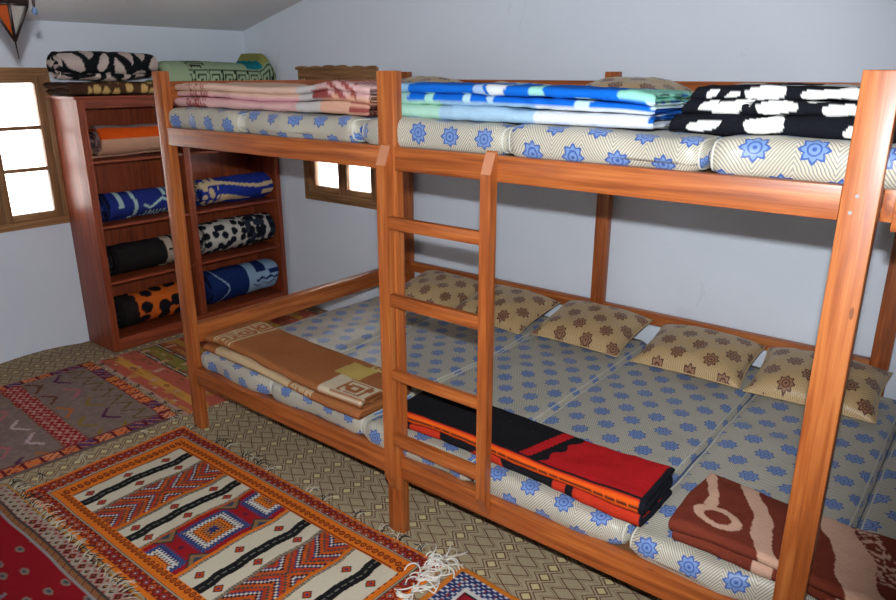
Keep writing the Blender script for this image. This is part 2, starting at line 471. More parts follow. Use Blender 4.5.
# ================================================================== BUNK BED
PW, PD, H, D = .089, .051, 2.114, 2.0
RT = .045
def bunk(loc_x, name='bunk_bed'): return empty(name, (loc_x, 0, 0))
bed = tag(bunk(0), 'long orange pine bunk bed with a ladder at its middle post', 'bunk bed')
def post(x, y, par=bed, w=PW, top=H):
    return beam('post', (x, y, .004), (x + w, y + PD, top), WOOD, par, .005)
XP = [0, 1.671, 3.367]
for x in XP: post(x, 0)
XB = [0, 1.674, 3.301]
for x in XB: post(x, D - PD)
for i in (0, 1):
    a, b_ = XP[i] + PW, XP[i + 1]
    beam('front_rail', (a, 0, 1.731), (b_, RT, 1.824), WOOD, bed, .004)
    beam('front_rail', (a, 0, .311), (b_, RT, .414), WOOD, bed, .004)
    a, b_ = XB[i] + PW, XB[i + 1]
    beam('back_rail', (a, D - RT, .60), (b_, D, .676), WOOD, bed, .004)
    beam('back_rail', (a, D - RT, 1.98), (b_, D, 2.062), WOOD, bed, .004)
    beam('back_rail', (a, D - RT, 1.731), (b_, D, 1.81), WOOD, bed, .004)
    beam('back_rail', (a, D - RT, .311), (b_, D, .39), WOOD, bed, .004)
beam('end_rail', (.02, PD, .567), (.02 + .069, D - PD, .678), WOOD, bed, .004)
beam('end_rail', (.0, PD, 1.955), (.045, D - PD, 2.062), WOOD, bed, .004)
beam('end_rail', (.0, PD, 1.731), (.045, D - PD, 1.824), WOOD, bed, .004)
beam('end_rail', (.0, PD, .311), (.045, D - PD, .40), WOOD, bed, .004)
beam('platform', (.046, RT + .001, .372), (3.44, D - RT - .001, .398), PLY, bed, 0)
beam('platform', (.046, RT + .001, 1.785), (3.44, D - RT - .001, 1.812), PLY, bed, 0)
# ladder
def stile(x0, x1, bot, top):
    pl = [(-.0005, bot), (-.0005, top), (-.010, top - .004), (-.044, top - .085), (-.044, bot + .085), (-.010, bot + .006)]
    o = prism('ladder_stile', pl, 0, x0, x1, [WOOD[2], RAW], bed, bev=.0025)
    for p in o.data.polygons:
        if p.normal.z > .2 and p.area > .0008 and p.center.z > 1: p.material_index = 1
    return o
stile(1.694, 1.750, .245, 1.835); stile(2.216, 2.264, .335, 1.842)
for zc, h in ((1.522, .052), (1.190, .054), (.848, .046), (.530, .058)):
    beam('ladder_rung', (1.7505, -.040, zc - h / 2), (2.2155, -.010, zc + h / 2), WOOD, bed, .005)
def screw(x, z, m=STEEL):
    bm = bmesh.new(); tube(bm, [(0, 0, 0), (0, -.003, 0)], .0050, 10); tube(bm, [(0, -.003, 0), (0, -.0038, 0)], .0028, 6)
    return bm_obj('screw', bm, m, bed, (x, -.0002, z))
screw(3.405, 1.80); screw(3.395, 1.755)
DK = flat('dark_screw_hole', (.03, .015, .01), .8)
for q in ((3.40, .50), (3.395, .445)):
    screw(q[0], q[1], DK)
# the neighbouring bunk that runs on out of the frame
bed2 = tag(bunk(0, 'bunk_bed'), 'neighbouring pine bunk, its rail end starting right of the rightmost post', 'bunk bed')
for a, b_ in ((1.731, 1.824), (.311, .414)):
    beam('front_rail', (3.492, -.012, a - .012), (5.0, .033, b_ - .012), WOOD, bed2, .004)
    beam('back_rail', (3.475, D - RT, a), (5.0, D, b_), WOOD, bed2, .004)
for a in (1.731, .311): beam('end_rail', (3.4565, .052, a), (3.4915, D - PD, a + .093), WOOD, bed2, .004)
for y in (0, D - PD): beam('post', (5.0, y, .004), (5.0 + PW, y + PD, H), WOOD, bed2)
for z in (.372, 1.785): beam('platform', (3.493, .052, z), (4.998, D - RT - .001, z + .026), PLY, bed2, 0)

# ------------------------------------------------------------------ mattresses
def mattress(x0, x1, zb, zt, label, group, seed, y0=.028, y1=1.93, uo=0.):
    Wd, Lg, Hh = x1 - x0, y1 - y0, zt - zb
    r = Hh * .5 * .98
    pr = []                                        # (y,z,v) loop, top first, rounded front and back
    n = 90
    ytop = np.linspace(Lg - r, r, n)
    for q in ytop: pr.append((q, Hh))
    for q in np.linspace(0, PI, 24)[1:]:
        sx = math.copysign(abs(math.sin(q)) ** .7, 1); cz_ = math.copysign(abs(math.cos(q)) ** .8, math.cos(q))
        pr.append((r - r * sx, Hh / 2 + Hh / 2 * cz_))
    for q in np.linspace(r, Lg - r, 30)[1:]: pr.append((q, 0))
    for q in np.linspace(PI, 0, 24)[1:]: pr.append((Lg - r + r * abs(math.sin(q)) ** .7, Hh / 2 + Hh / 2 * math.copysign(abs(math.cos(q)) ** .8, math.cos(q))))
    pr = np.array(pr); s = np.concatenate([[0], np.cumsum(np.hypot(*np.diff(pr, axis=0).T))]); vv = (Lg - r) - s
    er = .075
    xs = np.concatenate([er * (1 - np.cos(np.linspace(0, PI / 2, 8))), np.linspace(er, Wd - er, 40)[1:-1], Wd - er * (1 - np.cos(np.linspace(PI / 2, 0, 8)))])
    V = np.zeros((len(xs), len(pr), 3)); UV = np.zeros((len(xs), len(pr), 2))
    for i, xx in enumerate(xs):
        e = min(xx, Wd - xx); k = math.sqrt(max(0, 1 - (1 - min(1, e / er)) ** 2)); kz = .34 + .66 * k
        V[i, :, 0] = xx; V[i, :, 1] = Lg / 2 + (pr[:, 0] - Lg / 2) * (1 - (1 - k) * .05)
        V[i, :, 2] = Hh / 2 + (pr[:, 1] - Hh / 2) * kz
        UV[i, :, 0] = xx + uo + (er * .6 * (1 - k)); UV[i, :, 1] = vv + seed * .043
    X, Y = V[..., 0], V[..., 1]
    wv = (vn(X * 4 + seed * 7, Y * 4, seed) - .5) * .020 + (vn(X * 11, Y * 11 + seed, seed + 5) - .5) * .009
    V[..., 2] += wv * (V[..., 2] > Hh * .3)
    V[..., 1] -= (vn(X * 6, X * 0 + seed, seed + 9) - .5) * .034 * (pr[None, :, 0] < r)
    n2 = len(pr)
    caps = []
    Q = gridq(len(xs), n2, True)
    me = mesh_np('mattress', V.reshape(-1, 3), Q, uv=UV.reshape(-1, 2))
    bm = bmesh.new(); bm.from_mesh(me)
    bm.verts.ensure_lookup_table()
    for base in (0, (len(xs) - 1) * n2):
        try: bm.faces.new([bm.verts[base + k] for k in range(n2)])
        except ValueError: pass
    bm.to_mesh(me); bm.free()
    o = link('mattress', me, MATT, None, (x0, y0, zb)); tag(o, label, 'mattress', group)
    for i in (3, len(xs) - 4):
        bm = bmesh.new(); P = [tuple(V[i, k]) for k in range(0, n + 26, 2)]
        tube(bm, P, .0042, 5); bm_obj('piping', bm, PIPE, o)
    return o
LM = [(.10, .752), (.756, 1.472), (1.476, 2.128), (2.132, 2.846), (2.85, 3.50), (3.504, 4.2)]
ll = ['lower-bunk mattress at the left end, under the light brown blanket',
      'lower-bunk mattress second from the left end, just left of the ladder post',
      'lower-bunk striped mattress behind the ladder, its front under the black and red blanket',
      'lower-bunk mattress between the ladder and the right post, right of the black and red blanket',
      'lower-bunk mattress behind the right post, under the left half of the maroon blanket',
      'lower-bunk mattress at the right edge of the picture, beyond the right post']
for i, (a, b_) in enumerate(LM): mattress(a, b_, .3985, .515, ll[i], 'mattresses on the lower bunk', i + 1, uo=i * .05)
UM = [(.048, .692), (.700, 1.505), (1.512, 2.262), (2.270, 2.985), (2.992, 3.70), (3.704, 4.4)]
ul = ['upper-bunk mattress at the left end, under the left part of the pink blanket',
      'upper-bunk mattress left of the ladder post, under the right part of the pink blanket',
      'upper-bunk mattress above the ladder, under the left part of the blue blanket',
      'upper-bunk mattress right of the ladder, under the right part of the blue blanket',
      'upper-bunk striped mattress under the black and white blanket',
      'upper-bunk mattress at the right picture edge, beyond the right post']
for i, (a, b_) in enumerate(UM): mattress(a, b_, 1.8125, 1.928, ul[i], 'mattresses on the upper bunk', i + 11, uo=i * .07 + .03, y0=.024)

# ------------------------------------------------------------------ pillows
def pillow(cx, cy, zrest, w_, d_, h_, lean, yaw, label, group, seed, roll=0):
    n, m_ = 44, 30
    u = np.linspace(-1, 1, n)[:, None] + np.zeros((1, m_)); v = np.linspace(-1, 1, m_)[None, :] + np.zeros((n, 1))
    k = ((1 - abs(u) ** 3.0) * (1 - abs(v) ** 2.6)).clip(0) ** .55
    pin = 1 - .07 * (1 - abs(v) ** 2) * abs(u) ** 2; pin2 = 1 - .06 * (1 - abs(u) ** 2) * abs(v) ** 2
    wr = (vn(u * 3 + seed, v * 3, seed) - .5) * .018 + (vn(u * 9, v * 7 + seed, seed + 3) - .5) * .007
    X = u * w_ / 2 * pin; Y = v * d_ / 2 * pin2
    Zt = h_ * .62 * k + wr * k + .002; Zb = -h_ * .30 * k - .002
    V = np.concatenate([np.stack([X, Y, Zt], -1).reshape(-1, 3), np.stack([X, Y, Zb], -1).reshape(-1, 3)])
    q = gridq(n, m_); N_ = n * m_
    per = [i * m_ for i in range(n)] + [(n - 1) * m_ + j for j in range(1, m_)] + [i * m_ + m_ - 1 for i in range(n - 2, -1, -1)] + [j for j in range(m_ - 2, 0, -1)]
    sk = [(a, b2, b2 + N_, a + N_) for a, b2 in zip(per, per[1:] + per[:1])]
    uv = np.stack([V[:, 0] + seed * .053, V[:, 1] + seed * .031], 1)
    Q = np.concatenate([q, q[:, ::-1] + N_, np.array(sk)[:, ::-1]])
    M = Matrix.Rotation(yaw, 3, 'Z') @ Matrix.Rotation(lean, 3, 'X') @ Matrix.Rotation(roll, 3, 'Y')
    V = V @ np.array(M).T; V[:, 2] -= V[:, 2].min()
    o = link('pillow', mesh_np('pillow', V, Q, uv=uv), PILW, None, (cx, cy, zrest)); tag(o, label, 'pillow', group)
    bm = bmesh.new(); tube(bm, [tuple(V[a]) for a in per[::2] + per[:1]], .004, 5); bm_obj('piping', bm, flat('tan_piping', L3(200, 172, 130)), o)
    return o
lp = [(.60, 1.66, .0, 'leftmost tan pillow on the lower bunk, just right of the ladder post'),
      (1.19, 1.64, -.06, 'second tan pillow from the left on the lower bunk, crossed by the ladder stile'),
      (1.83, 1.67, -.03, 'middle one of the five tan pillows on the lower bunk, before the middle back post'),
      (2.51, 1.66, .02, 'fourth tan pillow from the left on the lower bunk, left of the right post'),
      (3.13, 1.66, .03, 'rightmost tan pillow on the lower bunk, crossed by the right post')]
for i, (cx, cy, yw, lb) in enumerate(lp):
    pillow(cx - .01, cy + .03, .520, .60, .47, .16, math.radians(11 + (i % 3)), yw, lb, 'tan pillows on the lower bunk', i + 1)
upl = [(.50, .15, 'tan pillow on the upper bunk just right of the ladder post, behind the blue blanket'),
       (1.17, .115, 'low tan pillow on the upper bunk behind the middle of the blue blanket'),
       (1.98, .15, 'tan pillow on the upper bunk behind the right end of the blue blanket'),
       (2.66, .12, 'tan pillow on the upper bunk behind the black and white blanket')]
for i, (cx, hh, lb) in enumerate(upl):
    pillow(cx, 1.66, 1.931, .60, .44, hh * 1.02, math.radians(4), R.uniform(-.05, .05), lb, 'tan pillows on the upper bunk', i + 8)

# ================================================================== FOLDED BLANKETS ON THE BEDS
def c_pink(X, A, B, S, SD):
    C = paint(X.shape, (222, 176, 172))
    put(C, (B > .055), (226, 188, 168))
    put(C, (B > .03) & (B < .075), (224, 172, 176))
    put(C, (X > .98 + .02 * vn(X * 0, S * 9, 3)), (204, 196, 194))
    put(C, (X > 1.17) & (B < .075), (228, 176, 150))
    put(C, (X > 1.14) & (B >= .075), (222, 180, 176))
    mar = (160, 78, 74)
    k = key(X / .11 + .3, B / .05)
    put(C, (X > .14) & (X < .33) & k & (A < .15), mar)
    put(C, (X > 1.22) & (X < 1.42) & (np.mod(X * .35 + S, .034) < .017) & (B > .06), mar)
    put(C, (X > 1.10) & (X < 1.22) & (B > .055) & (B < .105) & (A < .12), mar)
    put(C, (X > 1.38) & (B < .045) & (abs(np.mod(S, .026) - .013) < .008), mar)
    return C
def w_pink(X, A, B):
    g = np.exp(-((X - 1.26) / .16) ** 2) * .022 * (B > .04)
    return X + np.where(B > .1, .0, 0), A - .02 * np.sin(X * 5) - g * .9, B * .80 + g * .8 * np.clip(B / .1, 0, 1) + .006 * np.sin(X * 6) * (B > .03)
o = cloth('folded_blanket', zigzag(6, .42, [.036, .022, .024, .018, .022], ins=[.0, 0, .02, .02, .012, .012]), .021, 1.49, c_pink, FLEECE, seed=21, warp=w_pink, amp=.005)
o.location = (.075, .075, 1.9415)
tag(o, 'folded pale pink blanket with maroon key trim, at the left end of the upper bunk', 'blanket')

def c_blue(X, A, B, S, SD):
    C = paint(X.shape, (10, 106, 214))
    low = B < .062
    put(C, low, (178, 226, 204)); put(C, low & (X > .33), (170, 206, 232)); put(C, low & (X > .78), (226, 232, 240))
    put(C, (B > .062) & (X < .13 + .05 * vn(S * 30, S * 0, 4)), (160, 206, 200))
    put(C, (X < .16) & (B > .105), (150, 194, 226))
    up = (B > .06)
    j = .02 * vn(X * 40, S * 40, 9)
    for a, b_, lo, hi, c in ((.26, .30, .062, .10, (170, 226, 216)), (.45, .49, .062, .10, (190, 226, 236)), (.56, .60, .062, .10, (190, 220, 240)),
                             (.95, 1.0, .062, .10, (200, 230, 236)), (.50, .56, .10, .2, (170, 200, 240)), (.58, .66, .10, .2, (226, 232, 236)), (.77, .82, .10, .2, (160, 224, 214)),
                             (1.10, 1.22, .11, .2, (150, 220, 200))):
        put(C, up & (X + j > a) & (X + j < b_) & (B > lo) & (B < hi), c)
    put(C, (X < .012) , (20, 96, 180)); put(C, (X > 1.185) & (B > .08) & (B < .115), (214, 232, 232))
    put(C, (X > 1.19) & (B < .06) & (B > .02), (14, 92, 180))
    return C
def w_blue(X, A, B):
    d = np.clip((X - 1.06) / .14, 0, 1)
    return X, A + .02 * np.sin(X * 4 + 1) + .02 * d * d, B * .82 + (.007 * np.sin(X * 3.2 + .4)) * np.clip(B / .1, 0, 1) - d * d * .012 * np.clip(B / .1, 0, 1)
o = cloth('folded_blanket', zigzag(6, .34, [.040, .022, .026, .020, .026], ins=[.0, 0, .014, .014, .004, .004]), .021, 1.205, c_blue, FLEECE, seed=31, warp=w_blue, amp=.006)
o.location = (1.585, .085, 1.9415)
tag(o, 'folded bright blue and mint blanket on the upper bunk above the ladder', 'blanket')

def c_cow(X, A, B, S, SD):
    C = paint(X.shape, (16, 18, 26)); n = (vn(X * 28, B * 40, 58) - .5) * .7 + (vn(X * 60, B * 90, 53) - .5) * .3
    for x0_, x1_, bc, bh in ((.06, .15, .014, .016), (.235, .345, .022, .030), (.055, .10, .082, .014), (.10, .21, .074, .024), (.265, .365, .078, .020), (.435, .53, .076, .020),
                             (.045, .075, .122, .016), (.10, .155, .118, .013), (.22, .335, .122, .020), (.365, .52, .122, .020), (.50, .60, .02, .02)):
        d = ((X - (x0_ + x1_) / 2) / ((x1_ - x0_) / 2)) ** 2 + ((B - bc - .1 * (X - (x0_ + x1_) / 2)) / bh) ** 4 * 1.0
        put(C, (d + n < 1.05) & (A < .12 + .05 * n), (234, 234, 230))
    put(C, (A >= .12) & (vn(X * 7, S * 7, 5) > .55), (234, 234, 230))
    return C
def w_cow(X, A, B):
    return X + .07 * np.clip(B / .13, 0, 1) * (X < .2), A + .015 * np.sin(X * 6), B * .86 + .005 * np.sin(X * 5) * np.clip(B / .1, 0, 1)
o = cloth('folded_blanket', zigzag(6, .40, [.044, .020, .026, .020, .024], ins=[.0, 0, .012, .012, .03, .03]), .021, .63, c_cow, FLEECE, seed=41, warp=w_cow, amp=.006, step=.005, xstep=.0035)
o.location = (2.835, .09, 1.9415)
tag(o, 'folded black and white cow-patched blanket at the right end of the upper bunk', 'blanket')

def c_brown(X, A, B, S, SD):
    C = paint(X.shape, (168, 104, 60)); crm = (206, 178, 138)
    top = B > .062
    mid = (B > .004) & (B < .042)
    put(C, mid & (A < .06) & (X > .12) & (X < .82), crm)
    put(C, (A < .06) & (B < .056) & (X > .82) & (X < 1.02), (160, 98, 56)); put(C, (A < .06) & (B > 0) & (B < .04) & (X > .84) & (X < 1.02) & key(X / .09 + .2, B / .04), crm)
    put(C, top & (X > .09) & (X < .245) & (key(A / .14 + .3, (X - .095) / .145) | (abs(X - .095) < .006) | (abs(X - .24) < .006)), crm)
    put(C, top & (X > 1.00) & (X < 1.19) & (A > .17) & (A < .32), (204, 176, 98))
    put(C, top & (X > 1.12) & (X < 1.33) & (A > .32) & key((X - 1.12) / .21, (A - .32) / .07), (204, 180, 116))
    k3 = top & (X > 1.06) & (A < .17)
    put(C, k3, (214, 196, 168)); put(C, k3 & (X > 1.14) & ~key((X - 1.14) / .2, (A - .02) / .15), (160, 98, 56))
    return C
def w_brown(X, A, B):
    return X, A + .02 * np.sin(X * 3.5 + .5) - .015 * X, B + .007 * np.sin(X * 5.5 + A * 6) * np.clip(B / .04, 0, 1) + .010 * np.exp(-((X - .12) / .12) ** 2) * (B > .04)
o = cloth('folded_blanket', zigzag(4, .37, [.028, .022, .026], ins=[0, 0, .016, .016], front=True), .018, 1.37, c_brown, FLEECE, seed=61, warp=w_brown, amp=.004)
o.location = (.125, .040, .529)
tag(o, 'folded light brown blanket with cream key squares on the left end of the lower bunk', 'blanket')

def c_red(X, A, B, S, SD):
    C = paint(X.shape, (24, 22, 26)); org = (232, 92, 22); red = (190, 26, 30); ro = (196, 52, 28)
    top = B > .052
    put(C, top & (A > .02) & (X - A * .25 > .78 + .012 * np.sin(S * 60)), red)
    put(C, top & (A > .02) & (X - A * .25 > .68) & (X - A * .25 < .73), red)
    up = (A <= .035) & (B > .046)
    up = (A <= .042) & (B > .050) & (B < .090)
    put(C, up, org); put(C, up & (B > .066) & (B < .074) & (np.mod(X, .05) < .046), (20, 18, 20)); put(C, up & (B > .086), (206, 52, 24)); put(C, up & (B < .054), (206, 62, 24)); put(C, up & (A > .036), (24, 22, 26))
    lo = (B < .046)
    n = vn(X * 9, S * 11, 71)
    put(C, lo & ((n > .62) & (X < .8)), ro)
    put(C, lo & (X > .86) & ~((X > .92) & (X < .955)), ro)
    put(C, X > 1.235, (24, 24, 32))
    return C
def w_red(X, A, B):
    d = np.clip((X - .8) / .5, 0, 1)
    return X, A + .01 * np.sin(X * 4) - d * .03, B * (1 + .25 * d) + .004 * np.sin(X * 6)
o = cloth('folded_blanket', zigzag(4, .30, [.030, .022, .030], ins=[.016, .016, 0, 0]), .019, 1.25, c_red, FLEECE, seed=81, warp=w_red, amp=.004, step=.005, xstep=.006)
o.location = (1.650, .060, .529); o.rotation_euler.z = .012
tag(o, 'folded black and red blanket edged in orange, lying on the lower bunk behind the ladder', 'blanket')

def c_maroon(X, A, B, S, SD):
    C = paint(X.shape, (116, 50, 34)); bg = (206, 164, 140)
    n = vn(X * 30, S * 30, 91) * .02
    ph = X * 1.0 + .05 * np.sin(S * 9) + n
    q = X + .42 * A + .012 * np.sin(S * 22) + n * .6
    st = ((np.abs(q - .165 + .02 * np.sin(A * 14)) < .020) & (A > .15)) | (np.abs(q - .335) < .034) | (np.abs(q - .62) < .060) | (np.abs(q - .88 - .03 * np.sin(A * 12)) < .036) | (np.abs(q - 1.25) < .04)
    ph = q - .42 * A + .08
    ring = np.abs(np.hypot((X - .13 - .3 * (.1 - A)) * .75, (A - .10) * 1.1) - .050) < .014
    put(C, st | (ring & (B > .045)), bg)
    sp = (vn(X * 110, S * 110, 95) > .55) & (np.abs(q - .71) < .045) & (A > .1)
    put(C, sp, bg)
    return C
def w_maroon(X, A, B):
    return X, A + .015 * np.sin(X * 4 + 2) + .03 * X, B + .008 * np.sin(X * 7 + A * 5) * np.clip(B / .04, 0, 1)
o = cloth('folded_blanket', zigzag(4, .38, [.026, .020, .026], ins=[.014, .014, 0, 0]), .020, 1.25, c_maroon, FLEECE, seed=101, warp=w_maroon, amp=.005, step=.005, xstep=.005)
o.location = (2.998, .040, .530)
tag(o, 'folded maroon blanket with beige wavy stripes on the lower bunk at the right post', 'blanket')

# ================================================================== BOOKCASE
BX0, BX1, BY0, BY1, BZ = XL + .012, -1.55, .285, 2.01, 1.945
case = tag(empty('bookcase', (-1.76, 1.15, .006)), 'red-stained wooden bookcase of open shelves holding rolled blankets, in the left corner', 'bookcase')
def cb(n, a, b_, bev=.003): return beam(n, a, b_, BK, case, bev)
cb('side_panel', (BX0, BY0, .008), (BX1 - .02, BY0 + .022, BZ - .02)); cb('side_panel', (BX0, BY1 - .022, .008), (BX1 - .02, BY1, BZ - .02))
cb('top_panel', (BX0, BY0 - .02, BZ - .02), (BX1 + .012, BY1, BZ))
cb('back_panel', (BX0 + .0, BY0 + .023, .02), (BX0 + .012, BY1 - .023, BZ - .021), 0)
cb('face_frame_stile', (BX1 - .0195, BY0, .008), (BX1, BY0 + .055, BZ - .021)); cb('face_frame_stile', (BX1 - .0195, BY1 - .05, .008), (BX1, BY1, BZ - .021))
cb('face_frame_rail', (BX1 - .0195, BY0 + .056, BZ - .085), (BX1 - .002, BY1 - .051, BZ - .021)); cb('face_frame_rail', (BX1 - .0195, BY0 + .056, .008), (BX1 - .002, BY1 - .051, .108))
YD = 1.068
cb('divider_panel', (BX0 + .013, YD + .02, .11), (BX1 - .021, YD + .04, BZ - .086)); cb('face_frame_stile', (BX1 - .0195, YD, .109), (BX1 - .001, YD + .06, BZ - .086))
SH = [.108, .566, 1.002, 1.488]
for z in SH:
    cb('shelf', (BX0 + .013, BY0 + .023, z - .02), (BX1 - .021, YD + .019, z)); cb('shelf', (BX0 + .013, YD + .041, z - .02), (BX1 - .021, BY1 - .023, z))
    if z > .2:
        cb('shelf_edge', (BX1 - .0205, BY0 + .056, z - .02), (BX1 - .004, YD - .001, z)); cb('shelf_edge', (BX1 - .0205, YD + .061, z - .02), (BX1 - .004, BY1 - .051, z))

# rolled blankets: colour functions take the length X and the arc S (outer turn first)
def f_orange(X, A, B, S, SD):
    C = paint(X.shape, (206, 156, 128)); put(C, (B > .02) , (226, 86, 16)); put(C, (B > .095), (170, 140, 136))
    put(C, (S > .75), (150, 120, 116)); put(C, (S > .75) & (np.mod(S, .12) < .05), (120, 80, 70)); return C
def f_bluemint(X, A, B, S, SD):
    C = paint(X.shape, (34, 48, 124)); w = (172, 200, 196)
    put(C, X > .50, (150, 190, 160))
    q = np.abs(B - (-.01 + .07 * np.abs(np.mod(X * 9, 2) - 1) - .02))
    put(C, (X > .28) & (X < .49) & (q < .012), w)
    put(C, (X > .30) & (X < .48) & (B < -.055) & (np.mod(X, .03) < .012), w)
    put(C, np.abs(X - .22 + .10 * np.abs(B)) < .014, w); put(C, (np.abs(X - .10) < .02) & (B > 0), w)
    put(C, (np.abs(X - .47) < .014) & (B > .06), w); return C
def f_black(X, A, B, S, SD):
    C = paint(X.shape, (32, 27, 27)); w = (176, 158, 142)
    put(C, (X > .42), w); put(C, (np.abs(X - .50) < .013), (30, 25, 25)); put(C, (X > .44) & (np.abs(B - .03) < .010), (30, 25, 25)); put(C, (X > .7), (60, 40, 30)); return C
def f_leo(X, A, B, S, SD):
    a, b_ = vor(X * 7, S * 8 + .4 * X, 5); n = vn(X * 30, S * 30, 3) * .12
    C = paint(X.shape, (206, 98, 30)); put(C, a + n < .42, (26, 20, 24)); put(C, (X < .10 + .03 * vn(S * 20, S * 0, 2)), (30, 24, 24)); return C
def f_bluebeige(X, A, B, S, SD):
    C = paint(X.shape, (28, 48, 138)); w = (206, 184, 142)
    put(C, np.abs(B - .052 - .03 * np.sin(X * 7 + .5)) < .012 + .012 * vn(X * 6, S * 0, 1), w)
    put(C, (B < -.045 + .03 * np.sin(X * 9)) & (X > .18) & (X < .5) & (B > -.085), w)
    a, b_ = vor(X * 15, S * 15, 9); put(C, (X < .17) & (a < .36), w); put(C, (X > .62) & (B < -.02) & (B > -.06), w); return C
def f_spots(X, A, B, S, SD):
    a, b_ = vor(X * 12, S * 14, 15); n = vn(X * 40, S * 40, 3) * .1
    C = paint(X.shape, (196, 190, 180)); put(C, a + n < .45, (26, 28, 38)); put(C, (X > .42) & (vn(X * 20, S * 20, 8) > .42), (44, 50, 64)); put(C, (X > .42) & (a + n < .40), (22, 24, 34)); return C
def f_navy(X, A, B, S, SD):
    C = paint(X.shape, (22, 44, 100)); w = (150, 178, 206)
    put(C, X > .40, w); put(C, np.abs(X - .13 - .05 * np.cos(B * 20)) < .008, w)
    d = (22, 40, 92)
    put(C, (X > .5) & (X < .60) & (B > .075), d); put(C, (X > .63) & (X < .74) & (B > .04) & (B < .08), d)
    put(C, (X > .48) & (X < .72) & (np.abs(B - .012 * np.abs(np.mod(X * 22, 2) - 1) * 2 + .002) < .011), d)
    put(C, (X > .44) & (X < .74) & (np.abs(B + .055 - .03 * np.abs(np.mod(X * 18, 2) - 1)) < .006), d); return C
def roll(name, y0_, z0_, Lr, Rr, colf, seed, label, sq=.9, turns=3.4, th=None, group='rolled blankets in the bookcase'):
    pitch = Rr * .25; th = th or pitch * .80
    P = spiral(Rr - th / 2, pitch, turns, sq, start=-1.3)
    bot = min(p[1] for p in P) - th / 2
    def wp(X, A, B):
        t = X / Lr
        return X, A * (1 + .05 * np.sin(t * 6 + seed)), B * (1 + .04 * np.sin(t * 4 + seed)) + .0
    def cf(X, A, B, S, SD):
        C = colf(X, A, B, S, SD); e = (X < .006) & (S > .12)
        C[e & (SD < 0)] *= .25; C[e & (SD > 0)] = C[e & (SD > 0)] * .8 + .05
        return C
    o = cloth(name, P, th, Lr, cf, FLEECE, axis='y', seed=seed * 3, warp=wp, amp=.006, endv=.022, step=.008, xstep=.009)
    V = np.zeros(len(o.data.vertices) * 3, np.float32); o.data.vertices.foreach_get('co', V); V = V.reshape(-1, 3)
    o.location = (-1.560 - V[:, 0].max(), y0_, z0_ + .0015 - V[:, 2].min())
    return tag(o, label, 'blanket', group)
roll('rolled_blanket', .415, SH[3], .60, .138, f_orange, 1, 'rolled orange and beige striped blanket, highest in the left column of the bookcase', .92)
roll('rolled_blanket', .415, SH[2], .60, .130, f_bluemint, 2, 'rolled blue blanket with pale zigzags and a mint end, in the bookcase left column', .92)
roll('rolled_blanket', .415, SH[1], .60, .145, f_black, 3, 'rolled black blanket with a beige cross band, in the bookcase left column', .95)
roll('rolled_blanket', .415, SH[0], .60, .165, f_leo, 4, 'rolled orange blanket with black leopard spots on the bottom left shelf of the bookcase', .95)
roll('rolled_blanket', 1.20, SH[2], .745, .140, f_bluebeige, 5, 'rolled royal blue blanket with beige waves, in the bookcase right column', .9)
roll('rolled_blanket', 1.20, SH[1], .745, .165, f_spots, 6, 'rolled white blanket with black spots, in the bookcase right column', .95)
roll('rolled_blanket', 1.20, SH[0], .735, .172, f_navy, 7, 'rolled navy and pale blue blanket on the bottom right shelf of the bookcase', .98)

# blankets lying on top of the bookcase
def f_dots(X, A, B, S, SD):
    a, b_ = vor(X * 12, S * 15, 25); C = paint(X.shape, (84, 54, 36)); put(C, a < .34, (206, 170, 106)); put(C, X < .14, (78, 50, 36)); return C
def f_gir(X, A, B, S, SD):
    X = X + .04 * vn(S * 12, X * 12, 2); S = S + .05 * vn(X * 11, S * 9, 6); a, b_ = vor(X * 7.5, S * 7.5, 37); n = vn(X * 25, S * 25, 4) * .08
    C = paint(X.shape, (22, 26, 28)); put(C, (b_ - a > .27 + n), (204, 186, 178)); return C
def f_green(X, A, B, S, SD):
    C = paint(X.shape, (156, 176, 142)); k = (36, 46, 34)
    low = (B > -.03) & (B < .125) & (X > .20)
    put(C, low & key(X / .125, (B + .03) / .155), k)
    put(C, (X > .20) & (X < .36) & (B > .132) & key(X / .16 - .25, (S - .36) / .11), k)
    put(C, (X > .76) & (X < .92) & (B > .13), (24, 128, 140)); put(C, (X > .92) & (B > .13), (150, 150, 84)); return C
def onshelf(o, fx, y_, z_):
    V = np.zeros(len(o.data.vertices) * 3, np.float32); o.data.vertices.foreach_get('co', V); V = V.reshape(-1, 3)
    o.location = (fx - V[:, 0].max(), y_, z_ + .0015 - V[:, 2].min()); return V[:, 2].max() - V[:, 2].min()
o = cloth('folded_blanket', zigzag(2, .36, [.046]), .040, .70, f_dots, FLEECE, axis='y', seed=201, endv=.02)
h1 = onshelf(o, -1.575, .26, BZ); tag(o, 'folded brown blanket with yellow dots, lowest on top of the bookcase', 'blanket')
def w_gir(X, A, B): return X, A, B * (1 + .12 * np.sin(X * 3.6)) * (1 - .22 * np.clip((X - .5) / .26, 0, 1))
o = cloth('folded_blanket', spiral(.10, .030, 3, .88, -2.4) and [(p[0] * 1.65, p[1]) for p in spiral(.098, .030, 2.9, .95, -2.4)], .025, .72, f_gir, FLEECE, axis='y', seed=211, warp=w_gir, amp=.007, endv=.03, step=.007, xstep=.008)
onshelf(o, -1.56, .24, BZ + h1); tag(o, 'black and white giraffe-patterned blanket lying on the brown dotted one above the bookcase', 'blanket')
def w_green(X, A, B):
    d = np.clip((X - .86) / .2, 0, 1)
    return X, A, B * (1 + .04 * np.sin(X * 5)) + .095 * np.exp(-((X - .975) / .05) ** 2) * np.clip(B / .2, 0, 1)
o = cloth('folded_blanket', zigzag(2, .35, [.135]), .095, 1.06, f_green, FLEECE, axis='y', seed=221, warp=w_green, amp=.006, step=.007, xstep=.007)
